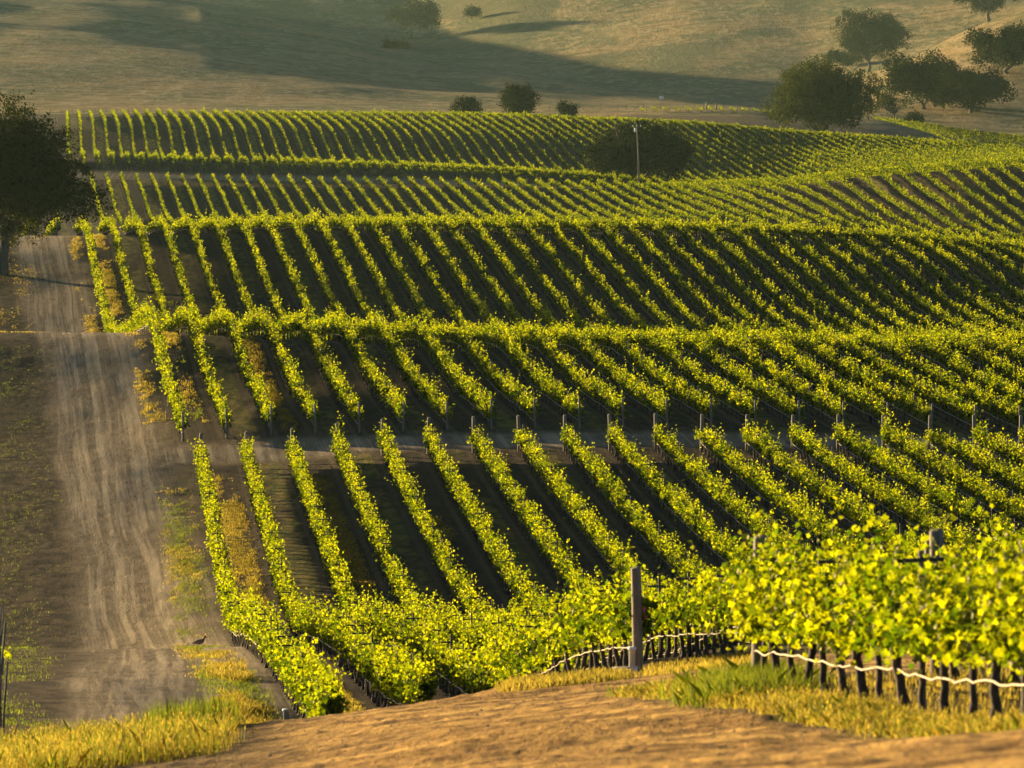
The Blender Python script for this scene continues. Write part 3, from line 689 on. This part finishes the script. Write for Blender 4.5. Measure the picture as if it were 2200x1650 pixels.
# ------------------------------------------------------------------ trees
def make_tree(name, base, height, width, label, cat, seed, mat, nleaf=9000, leaf=.35, trunk_h=.22, lobes=26, trunk_r=None, depth=None, flat=1.0, gap=.0, lean=0, limbs=6, low=.0, skirt=False, group=None, bark=None):
    rng = np.random.default_rng(seed)
    depth = depth or width
    e = empty(name, base, label, cat, group)
    th = height * trunk_h
    tr = trunk_r or height * .03
    mb = MB()
    p = [(0, 0, -.5)]; 
    for k in range(1, 6):
        p.append((p[-1][0] + rng.normal(0, tr * .35) + lean * th / 5, p[-1][1] + rng.normal(0, tr * .3), th * k / 5 * 1.15))
    mb.tube(p, np.linspace(tr * 1.35, tr * .8, 6), 9)
    top = np.array(p[-1])
    cz = (height + max(th * .75, low * height)) / 2; ch = (height - max(th * .75, low * height)) / 2
    cents = []; rads = []
    for k in range(lobes):
        for _ in range(40):
            q = rng.normal(0, 1, 3); q /= np.linalg.norm(q)
            u = rng.random() ** .45 * .78
            c = q * u * np.array([width / 2, depth / 2, ch * flat])
            if c[2] > -ch * .85: break
        if c[2] < 0 and skirt: c[:2] *= min(1.7, 1 / math.sqrt(max(.05, 1 - (c[2] / ch) ** 2)))
        rr = min(width / 2, ch * 1.2) * rng.uniform(.24, .44)
        cents.append(c + np.array([lean * th, 0, cz])); rads.append(rr)
    cents = np.array(cents); rads = np.array(rads)
    inner = rng.random(len(rads)) < gap
    for k in range(limbs):
        tgt = cents[rng.integers(len(cents))]
        a = top * (1 - rng.random() * .25); mid = a * .5 + tgt * .5 + np.array([rng.normal(0, .06) * width, rng.normal(0, .06) * width, rng.uniform(-.02, .08) * height])
        mid2 = (mid + tgt) / 2 + rng.normal(0, .02, 3) * width
        mb.tube([a, (a + mid) / 2 + rng.normal(0, .015, 3) * width, mid, mid2, tgt], np.array([.62, .5, .4, .28, .1]) * tr, 6)
        for _ in range(3):
            t2 = tgt + rng.normal(0, 1, 3) * rads.mean() * .8
            mb.tube([mid2, (mid2 + t2) / 2 + rng.normal(0, .01, 3) * width, t2], np.array([.25, .16, .05]) * tr, 4)
    mb.build('trunk', bark or M_oakbark, e, True)
    w = rads ** 2; w = w / w.sum()
    idx = rng.choice(len(rads), nleaf, p=w)
    q = rng.normal(0, 1, (nleaf, 3)); q /= np.linalg.norm(q, axis=1, keepdims=True)
    # twig clusters
    ncl = max(60, nleaf // 14)
    ci = rng.choice(len(rads), ncl, p=w); cq = rng.normal(0, 1, (ncl, 3)); cq /= np.linalg.norm(cq, axis=1, keepdims=True)
    cpos = cents[ci] + cq * (rads[ci] * rng.uniform(.55, 1.12, ncl))[:, None] * np.array([1, 1, .8])
    k = rng.integers(0, ncl, nleaf)
    C = cpos[k] + rng.normal(0, 1, (nleaf, 3)) * (leaf * 1.15)
    keep = C[:, 2] > max(.4, th * .45)
    C = C[keep]; n = len(C)
    a = rng.normal(0, 1, (n, 3)); a /= np.linalg.norm(a, axis=1, keepdims=True)
    b = np.cross(a, rng.normal(0, 1, (n, 3))); b /= np.linalg.norm(b, axis=1, keepdims=True)
    sz = leaf * rng.uniform(.6, 1.3, n)
    m2 = MB(); m2.leaves(C, a * sz[:, None] * .5, b * sz[:, None] * .5, 0)
    m2.build('crown', mat, e)
    return e
def px_tree(name, x0, x1, ytop, ybase, Y, label, cat, seed, mat, **kw):
    cx = kw.pop('tx', (x0 + x1) / 2)
    b = at(cx, Y)
    gy = HY - b.z * F / Y
    h = (gy - ytop) * Y / F; w = (x1 - x0) * Y / F
    return make_tree(name, b, h, w * 1.12, label, cat, seed, mat, **kw)
px_tree('oak_tree', -215, 262, 218, 590, 499, 'large dark spreading oak beside the dirt road at the left edge', 'oak tree', 1, M_oak, tx=4, nleaf=90000, leaf=.22, trunk_h=.26, lobes=60, trunk_r=.42, limbs=14, low=.16, skirt=True)
px_tree('oak_tree', 1262, 1490, 262, 392, 945, 'wide dark domed tree behind the utility pole among the vines', 'tree', 2, M_bush, nleaf=42000, leaf=.34, trunk_h=.05, lobes=60, limbs=6, depth=14, trunk_r=.4, skirt=True)
px_tree('oak_tree', 1640, 1895, 120, 275, 1232, 'great round green oak at the end of the topmost vines', 'oak tree', 3, M_pale, nleaf=46000, leaf=.44, trunk_h=.05, lobes=64, limbs=6, trunk_r=.5, skirt=True)
b4 = first_hit(1868, 166, 1660)
def at_hit(name, px, py, x0, x1, ytop, Ymin, label, cat, seed, mat, **kw):
    b = first_hit(px, py, Ymin); Y = b.y
    return make_tree(name, b, (py - ytop) * Y / F, (x1 - x0) * Y / F * 1.42, label, cat, seed, mat, **kw)
at_hit('oak_tree', 1868, 155, 1785, 1930, 20, 1800, 'tall oak with open lower limbs on the hillside at upper right', 'oak tree', 4, M_bush, nleaf=26000, leaf=.6, trunk_h=.2, lobes=44, limbs=12, trunk_r=.55)
at_hit('shrub', 1812, 146, 1780, 1850, 98, 1800, 'low dark scrub oak at the foot of the tall hillside oak', 'shrub', 5, M_bush, nleaf=4000, leaf=.7, trunk_h=.1, lobes=12, limbs=3)
at_hit('oak_tree', 1985, 235, 1920, 2060, 106, 1420, 'dense dark oak, left of the pair in the hollow at right', 'oak tree', 6, M_bush, nleaf=20000, leaf=.55, trunk_h=.05, lobes=36, limbs=5, skirt=True)
at_hit('oak_tree', 2085, 242, 2010, 2152, 138, 1420, 'dense dark oak, right of the pair in the hollow at right', 'oak tree', 7, M_bush, nleaf=20000, leaf=.55, trunk_h=.05, lobes=36, limbs=5, skirt=True)
at_hit('oak_tree', 2165, 158, 2085, 2245, 50, 1500, 'dark round oak on the slope at the right edge', 'oak tree', 8, M_bush, nleaf=18000, leaf=.58, trunk_h=.06, lobes=32, limbs=5, skirt=True)
at_hit('oak_tree', 2125, 48, 2065, 2200, -60, 1810, 'oak with a pale trunk cut off by the top right of the picture', 'oak tree', 9, M_bush, nleaf=14000, leaf=.7, trunk_h=.3, lobes=30, limbs=9)
at_hit('shrub', 1922, 262, 1884, 1962, 178, 1405, 'thin leafless grey shrub between the oaks at right', 'shrub', 10, M_oak, nleaf=1300, leaf=.45, trunk_h=.2, lobes=14, limbs=22, trunk_r=.22)
at_hit('shrub', 1962, 268, 1940, 1985, 246, 1405, 'small dark bush at the base of the leafless shrub', 'shrub', 11, M_oak, nleaf=1500, leaf=.45, trunk_h=.1, lobes=8, limbs=3)
px_tree('shrub', 966, 1040, 212, 245, 1290, 'low wide dark bush left of the small round tree', 'shrub', 12, M_bush, nleaf=3500, leaf=.4, trunk_h=.08, lobes=14, limbs=3, depth=5)
px_tree('oak_tree', 1062, 1156, 177, 245, 1290, 'small round dark tree standing on the ridge in the middle', 'tree', 13, M_bush, nleaf=14000, leaf=.34, trunk_h=.05, lobes=30, limbs=4, skirt=True)
px_tree('shrub', 1193, 1238, 222, 246, 1290, 'small round bush on the ridge right of the round tree', 'shrub', 14, M_bush, nleaf=2200, leaf=.38, trunk_h=.08, lobes=9, limbs=3)
at_hit('oak_tree', 885, 82, 838, 940, -5, 2450, 'faint hazy oak on the far hillside at top centre', 'oak tree', 15, M_bush, nleaf=6500, leaf=1.1, trunk_h=.2, lobes=20, limbs=5)
at_hit('shrub', 1013, 42, 1000, 1027, 12, 2450, 'tiny faint tree high on the far hillside', 'shrub', 16, M_bush, nleaf=900, leaf=.9, trunk_h=.2, lobes=7, limbs=3)
at_hit('shrub', 850, 106, 815, 890, 88, 2450, 'low hazy brush along the gully of the far hill', 'shrub', 17, M_bush, nleaf=1600, leaf=.8, trunk_h=.1, lobes=10, limbs=3, depth=8)

# ------------------------------------------------------------------ utility pole, fences, signs
b = at(1373, 893); mb = MB(); hh = (HY - b.z * F / 893 - 264) * 893 / F
e = empty('utility_pole', b, 'bare wooden utility pole in front of the domed tree', 'utility pole')
mb.tube([(0, 0, -.6), (-.10, 0, hh * .5), (-.38, 0, hh)], [.17, .14, .10], 10); mb.build('pole', M_post, e, True)
mb = MB(); mb.box((-.36, -.16, hh - .62), (1.5, .10, .12)); mb.build('crossarm', M_post, e)
for dx in (-.95, -.36, .25):
    mb = MB(); mb.tube([(dx, -.16, hh - .56), (dx, -.16, hh - .48), (dx, -.16, hh - .40), (dx, -.16, hh - .36)], [.05, .09, .07, .03], 8); mb.build('insulator', M_white, e, True)
mb = MB(); mb.tube([(-.62, -.22, hh - 1.45), (-.62, -.22, hh - 1.4), (-.62, -.22, hh - .85), (-.62, -.22, hh - .8)], [.12, .16, .16, .12], 10); mb.build('transformer_can', M_white, e, True)

b = first_hit(1421, 226, 1405); Y = b.y
e = empty('sign', b, 'small white rectangular sign on two posts on the far field', 'sign')
mb = MB()
k = Y / F
mb.box((0, 0, 9 * k + 1.0), (9 * k, .06, 7 * k), bev=.02); mb.build('panel', M_white, e)
for sx in (-1, 1):
    mb = MB(); mb.box((sx * 3 * k, .06, (9 * k) / 2), (.08, .08, 9 * k + .6)); mb.build('post', M_post, e)
def hbrace():
    b = first_hit(1518, 236, 1385); Y = b.y; k = Y / F
    e = empty('fence_brace', b, 'dark wooden fence brace of two posts and a rail on the ridge', 'fence brace')
    for x in (0, 21):
        z = float(ground(b.x + x * k, Y)) - b.z
        mb = MB(); mb.tube([(x * k, 0, z - .4), (x * k, 0, z + 1.0), (x * k, 0, z + 2.0 - x * .01)], [.17, .16, .14], 8); mb.build('post', M_steel, e, True)
    mb = MB(); mb.tube([(0, 0, 1.35), (21 * k, 0, 1.3)], [.07, .07], 6); mb.build('rail', M_steel, e, True)
hbrace()
def wire_fence(x0, x1, Yf, n, label, h=1.3, wires=3):
    pts = [at(x0 + (x1 - x0) * i / (n - 1), Yf(x0 + (x1 - x0) * i / (n - 1))) for i in range(n)]
    e = empty('wire_fence', pts[0], label, 'fence')
    pm = post_mesh('fence_post', h, .07, 6)
    for p in pts: inst('fence_post', pm, e, p - pts[0])
    mb = MB()
    for w in range(wires):
        mb.tube([np.array(p - pts[0]) + np.array([0, 0, h * (.35 + .28 * w)]) for p in pts], .012, 3)
    mb.build('wire', M_steel, e)
wire_fence(1180, 1640, lambda x: 1402, 26, 'thin wire fence along the edge of the bare rise')
wire_fence(60, 420, lambda x: 1330, 16, 'thin wire fence behind the topmost vines at the left')
b = first_hit(1893, 200, 1650)
e = empty('water_trough', b, 'small white tank glinting on the slope between the oaks', 'tank')
mb = MB(); mb.tube([(-.9, 0, .5), (-.85, 0, .5), (.85, .3, .55), (.9, .3, .55)], [.35, .5, .5, .35], 14); mb.build('tank_body', M_white, e, True)
for sx in (-.5, .5):
    mb = MB(); mb.box((sx, .1, .02), (.12, .8, .3)); mb.build('leg', M_steel, e)

# ------------------------------------------------------------------ near small things
# white risers
def riser(px, Y, label, h=.36, scale=1.0, seed=0):
    b = at(px, Y); e = empty('pipe_riser', b, label, 'irrigation pipe', 'white irrigation risers')
    mb = MB(); mb.tube([(0, 0, -.1), (0, 0, h), (0, 0, h), (0, 0, h + .05)], [.05 * scale, .05 * scale, .066 * scale, .066 * scale], 14); mb.build('pipe', M_pvc, e, True)
    mb = MB(); mb.tube([(-.30 * scale, 0, .05), (-.14 * scale, 0, .06), (.1, 0, .07)], [.045 * scale] * 3, 10)
    mb.build('elbow', M_pvc, e, True)
riser(1358, 103.2, 'white pipe riser at the foot of the thick post with the ribbon', .42, 1.2)
riser(614, 138, 'white pipe riser under the row beside the dirt road', .5, 1.3)
# ribbon on the thick post (part of that row)
xr = float(rowx('A', 4.05, 103.9)); zr = float(ground(xr, 103.9))
mb = MB()
zz = np.linspace(.98, 1.20, 7)
V = []
for i, z in enumerate(zz):
    V += [(xr + .105 + .02 * math.sin(i), 103.85, zr + z), (xr + .125 + .02 * math.sin(i * 1.3), 103.80, zr + z)]
V = np.array(V); L = []
for i in range(6): L += [2*i, 2*i+1, 2*i+3, 2*i+2]
mb.add(V, np.full(6, 4), L); o = mb.mesh('ribbon', [M_pink], True, row_ribbon.location); inst('ribbon', o, row_ribbon, (0, 0, 0))

# vine row beyond the left edge: leaning stakes
def left_row():
    base = at(8, 165); e = empty('vine_row', base, 'vine row with dark leaning stakes at the left edge beyond the dirt road', 'vine row')
    rng = np.random.default_rng(5)
    for i in range(36):
        Y = 118 + i * 6.2; px = 2 - i * .3 + rng.uniform(-5, 5)
        p = at(px, Y)
        mb = MB(); ln = rng.uniform(-.1, .16)
        mb.tube([(0, 0, -.2), (ln * .5, 0, .8), (ln, 0, 1.55)], [.03, .026, .024], 6)
        o = mb.build('stake', M_post, e, True); o.location = p - base
    m = MB()
    C = np.array([np.array(at(rng.uniform(4, 24), 150)) + np.array([rng.normal(0, .1), rng.normal(0, .2), rng.uniform(.75, 1.0)]) for _ in range(22)])
    a = rng.normal(0, 1, C.shape); a /= np.linalg.norm(a, axis=1, keepdims=True); b = np.cross(a, rng.normal(0, 1, C.shape)); b /= np.linalg.norm(b, axis=1, keepdims=True)
    m.leaves(C, a * .07, b * .07, 0, LEAF8); o = inst('canopy', m.mesh('canopy', [M_leaf], False, base), e, (0, 0, 0))
left_row()
# quail on the road
def quail():
    Yq = 203.0; b = at(429, Yq); b.z = float(ground(b.x, Yq))
    M_f = solid_mat('brown_feathers', (.10, .065, .04), (.20, .14, .09), 25, .8); M_h = solid_mat('red_crown', (.35, .06, .03), (.5, .10, .05), 20, .7)
    e = empty('bird', b, 'small brown ground bird with a reddish crown standing on the dirt road', 'bird')
    mb = MB()
    # body, neck, head and tail as one tapering surface
    pts = [(-.30, 0, .16), (-.22, 0, .17), (-.14, 0, .19), (-.05, 0, .20), (.04, 0, .215), (.11, 0, .25), (.145, 0, .31), (.16, 0, .36), (.19, 0, .385), (.23, 0, .378), (.27, 0, .37)]
    mb.tube(pts, [.008, .03, .062, .09, .095, .07, .038, .032, .038, .022, .005], 10)
    for s in (-.03, .03):
        mb.tube([(.0, s, .14), (.015, s, .07), (.0, s, .0), (.04, s, -.005)], [.02, .009, .008, .006], 5)
    mb.build('body', M_f, e, True)
    mb = MB(); mb.tube([(.15, 0, .40), (.19, 0, .425), (.225, 0, .40)], [.01, .026, .008], 8); mb.build('crest', M_h, e, True)
quail()

# pebbles and clods
def pebbles():
    rng = np.random.default_rng(77); mb = MB()
    n = 1500
    Y = rng.uniform(38, 108, n); px = rng.uniform(300, 2200, n)
    X = (px - CX) * Y / F
    rG = (X - kof('G') * Y) / S - 3.5
    ok = rG < -.5
    X, Y = X[ok], Y[ok]
    Z = ground(X, Y)
    for x, y, z in zip(X, Y, Z):
        s = rng.uniform(.005, .014) * (1 + (rng.random() < .06) * 1.2)
        V = np.array([(-1,-.7,0),(.9,-.8,0),(1,.8,0),(-.8,.9,0),(-.5,-.4,.8),(.5,-.5,.9),(.4,.5,.7),(-.5,.4,.9)]) * s * rng.uniform(.7, 1.3, 3) + rng.normal(0, s*.12, (8, 3)) + np.array([x, y, z])
        mb.add(V, np.full(5, 4), [4,5,6,7,0,1,5,4,1,2,6,5,2,3,7,6,3,0,4,7])
    o = mb.build('pebbles', M_stone); tag(o, 'pale pebbles and clods strewn over the foreground dirt', 'pebbles', None, 'stuff')
pebbles()

# ------------------------------------------------------------------ grass
def grass(name, label, pts, h, w, mat, seed, tuft=7, lean=.35, heads=0):
    """pts: (n,2) X,Y of tufts"""
    rng = np.random.default_rng(seed); pts = np.asarray(pts)
    n = len(pts) * tuft
    X = np.repeat(pts[:, 0], tuft) + rng.normal(0, .07 + h * .1, n); Y = np.repeat(pts[:, 1], tuft) + rng.normal(0, .12, n)
    Z = ground(X, Y) - .02
    hh = h * rng.uniform(.45, 1.15, n) * np.repeat(rng.uniform(.6, 1.15, len(pts)), tuft)
    ang = rng.uniform(0, 2 * math.pi, n); ln = np.minimum(np.abs(rng.normal(0, lean, n)), 1.1) * hh
    dx, dy = np.cos(ang) * ln, np.sin(ang) * ln
    ww = w * rng.uniform(.6, 1.3, n); a2 = rng.uniform(0, math.pi, n); wx, wy = np.cos(a2) * ww, np.sin(a2) * ww
    B = np.stack([X, Y, Z], 1)
    W = np.stack([wx, wy, 0 * wx], 1)
    D1 = np.stack([dx * .35, dy * .35, hh * .6], 1); D2 = np.stack([dx, dy, hh], 1)
    V = np.stack([B - W, B + W, B + D1 + W * .7, B + D2, B + D1 - W * .7], 1).reshape(-1, 3)
    mb = MB(); mb.add(V, np.full(n, 5), np.arange(n * 5))
    if heads:
        k = np.nonzero(rng.random(n) < heads)[0]; tp = B[k] + D2[k] * .96
        ax = D2[k] / (np.linalg.norm(D2[k], axis=1, keepdims=True) + 1e-9) * .035 * rng.uniform(.5, 1.5, (len(k), 1)); bx = rng.normal(0, 1, (len(k), 3)); bx = np.cross(ax, bx); bx /= np.linalg.norm(bx, axis=1, keepdims=True) + 1e-9
        mb.leaves(tp, ax, bx * .011, 0)
    o = mb.build(name, mat); return tag(o, label, 'grass', None, 'stuff')
def scatter(rng, n, px0, px1, Y0, Y1, dens=None):
    Y = rng.uniform(Y0, Y1, n); px = rng.uniform(px0, px1, n); X = (px - CX) * Y / F
    if dens is not None:
        k = rng.random(n) < dens(X, Y, px); X, Y = X[k], Y[k]
    return np.c_[X, Y]
rng = np.random.default_rng(3)
# foreground left clump
def d_fg(X, Y, px): return np.clip((520 - px) / 120, 0, 1) * (.35 + 1.3 * np.clip(vnoise(X * 1.2, Y * .25, 40) + .5, 0, 1))
pts = scatter(rng, 5200, -150, 560, 78, 98, d_fg)
grass('dry_grass', 'tall golden grass in the bottom left corner', pts[::3], .38, .0045, M_dry, 1, 9, .45, .45)
pts = scatter(rng, 2600, -150, 560, 78, 100, d_fg)
grass('green_grass', 'green blades among the golden grass in the bottom left corner', pts[::2], .42, .005, M_green, 2, 7, .4, .1)
pts = scatter(rng, 420, 325, 485, 92, 97)
grass('green_grass', 'fresh green grass clump on the brink above the dirt road', pts, .55, .010, M_green, 3, 8, .15)
# strip along nearest row
def g_strip(n, off0, off1, Y0, Y1, seed):
    r_ = np.random.default_rng(seed); Y = r_.uniform(Y0, Y1, n); off = r_.uniform(off0, off1, n)
    X = rowx('G', 3.5, Y) + off
    k = r_.random(n) < (.25 + 1.2 * np.clip(vnoise(X * .9, Y * .4, 41) + .5, 0, 1))
    return np.c_[X[k], Y[k]]
grass('dry_grass', 'golden grass strip along the nearest vine row', g_strip(4200, -1.35, -.15, 42, 78, 4), .16, .006, M_dry, 4, 8, .9, .2)
grass('green_grass', 'green grass mixed in the strip along the nearest vine row', g_strip(1300, -1.3, -.4, 42, 80, 5), .18, .006, M_green, 5, 7, .8)
def g2(seed, n):
    r_ = np.random.default_rng(seed); Y = r_.uniform(66, 77, n); X = (r_.normal(1600, 65, n) - CX) * Y / F
    return np.c_[X, Y]
grass('green_grass', 'bright green grass clump at the far end of the golden strip', g2(6, 750), .32, .007, M_green, 6, 8, .7)
grass('dry_grass', 'sparse dry grass under the rows of the near right corner', np.concatenate([np.c_[rowx('G', r, y_) + rng.uniform(-.9, .9, 900), y_] for r in (3.9, 4.6, 5.6) for y_ in [rng.uniform(40, 76, 900)]]), .16, .007, M_dry, 7, 5)
# crest by the post
def crest(X, Y, px): return .3 + 1.2 * np.clip(vnoise(X * .7, Y * .3, 42) + .4, 0, 1)
pts = scatter(rng, 1500, 1080, 1345, 95, 102.5, crest)
grass('dry_grass', 'golden grass on the brink left of the thick post', pts, .17, .009, M_dry, 8, 6)
pts = scatter(rng, 1100, 1390, 1640, 97, 108, crest)
grass('dry_grass', 'golden grass right of the thick post', pts, .15, .009, M_dry, 9, 6)
# verges along the roadside rows
def verge(blk, r0, o0, o1, Y0, Y1, n, seed, nseed, th=.5):
    r_ = np.random.default_rng(seed); Y = r_.uniform(Y0, Y1, n); off = r_.uniform(o0, o1, n)
    X = rowx(blk, r0, Y) + off
    v = vnoise(X * .5, Y * .09, nseed) + .5 + vnoise(X * 2.3, Y * .5, nseed + 1) * .6 + vnoise(X * 5, Y * 1.3, nseed + 2) * .4
    v = v - .5 * (1 - np.clip(np.minimum((Y - Y0) / 8, (Y1 - Y) / 22), 0, 1))
    mid = 1 - np.abs((off - (o0 + o1) / 2) / ((o1 - o0) / 2)) ** 2
    k = r_.random(n) < np.clip((v - th - .12) * 2.2, 0, 1) * mid
    return np.c_[X[k], Y[k]]
grass('dry_grass', 'golden tufts on the verge between the road and the nearer rows', verge('A', 2.05, -2.5, -.5, 122, 290, 16000, 10, 50, .30), .12, .010, M_dry, 10, 5)
grass('dry_grass', 'golden grass patch where the verge meets the foreground brink', verge('A', 2.05, -2.2, -.6, 124, 176, 5600, 80, 90, .22), .24, .010, M_dry, 80, 7, .7, .2)
grass('green_grass', 'low green weeds on the verge between the road and the nearer rows', verge('A', 2.05, -2.4, -.4, 122, 290, 13000, 11, 52, .30), .13, .010, M_green, 11, 4)
grass('dry_grass', 'golden grass in the first alley of the nearer block', verge('A', 2.05, .4, 1.9, 110, 296, 26000, 12, 54, -.05), .11, .009, M_dry, 12, 5)
grass('dry_grass', 'golden grass in the third alley of the nearer block', verge('A', 4.05, .5, 1.8, 180, 297, 15000, 13, 56, .10), .11, .010, M_dry, 13, 5)
grass('dry_grass', 'faded grass in the fifth alley of the nearer block', verge('A', 6.05, .7, 1.7, 200, 297, 3500, 14, 58, .5), .16, .014, M_dry, 14, 4)
grass('dry_grass', 'golden grass on the verge beyond the cross track', verge('B', 5.3, -1.9, -.5, 311, 540, 12000, 15, 60, .35), .17, .014, M_dry, 15, 5)
grass('dry_grass', 'golden grass in the first alley beyond the cross track', verge('B', 5.3, .5, 1.8, 311, 540, 14000, 16, 62, .25), .17, .014, M_dry, 16, 5)
grass('dry_grass', 'golden grass in the third alley beyond the cross track', verge('B', 7.3, .5, 1.8, 311, 380, 6000, 17, 64, .15), .16, .013, M_dry, 17, 5)
grass('green_grass', 'green weeds in the alleys beyond the cross track', np.concatenate([verge('B', 5.3 + q, .6, 1.8, 311, 520, 2500, 18 + q, 66 + q, .5) for q in (0, 2, 4, 6, 8)]), .2, .02, M_green, 18, 4)
def d_left(X, Y, px): return np.clip((130 - px + 60 * vnoise(Y * .2, X * .3, 70)) / 110, 0, 1) * np.clip((vnoise(X * .7, Y * .12, 71) + .28) * 3, 0, 1)
grass('green_grass', 'dark green weeds along the left side of the dirt road', scatter(rng, 6500, -60, 200, 125, 350, d_left), .11, .010, M_green, 30, 4)
grass('dry_grass', 'dry grass under the oak left of the dirt road', scatter(rng, 9000, -60, 110, 360, 545, lambda X, Y, px: np.clip((105 - px) / 60, 0, 1) * np.clip((vnoise(X * .5, Y * .1, 72) + .15) * 1.5, 0, 1)), .14, .014, M_dry, 31, 4)

# ------------------------------------------------------------------ haze
hz = MB(); hz.box((0, 2460, 108), (1900, 5040, 270)); 
M_hz, t_, o_ = new_mat('haze_air'); pv = t_.nodes.new('ShaderNodeVolumePrincipled')
pv.inputs['Color'].default_value = (.62, .90, .80, 1); pv.inputs['Density'].default_value = .000019; pv.inputs['Anisotropy'].default_value = .35
t_.links.new(pv.outputs[0], o_.inputs['Volume'])
o = hz.build('haze', M_hz); o['kind'] = 'stuff'; o['label'] = 'pale evening haze filling the valley'
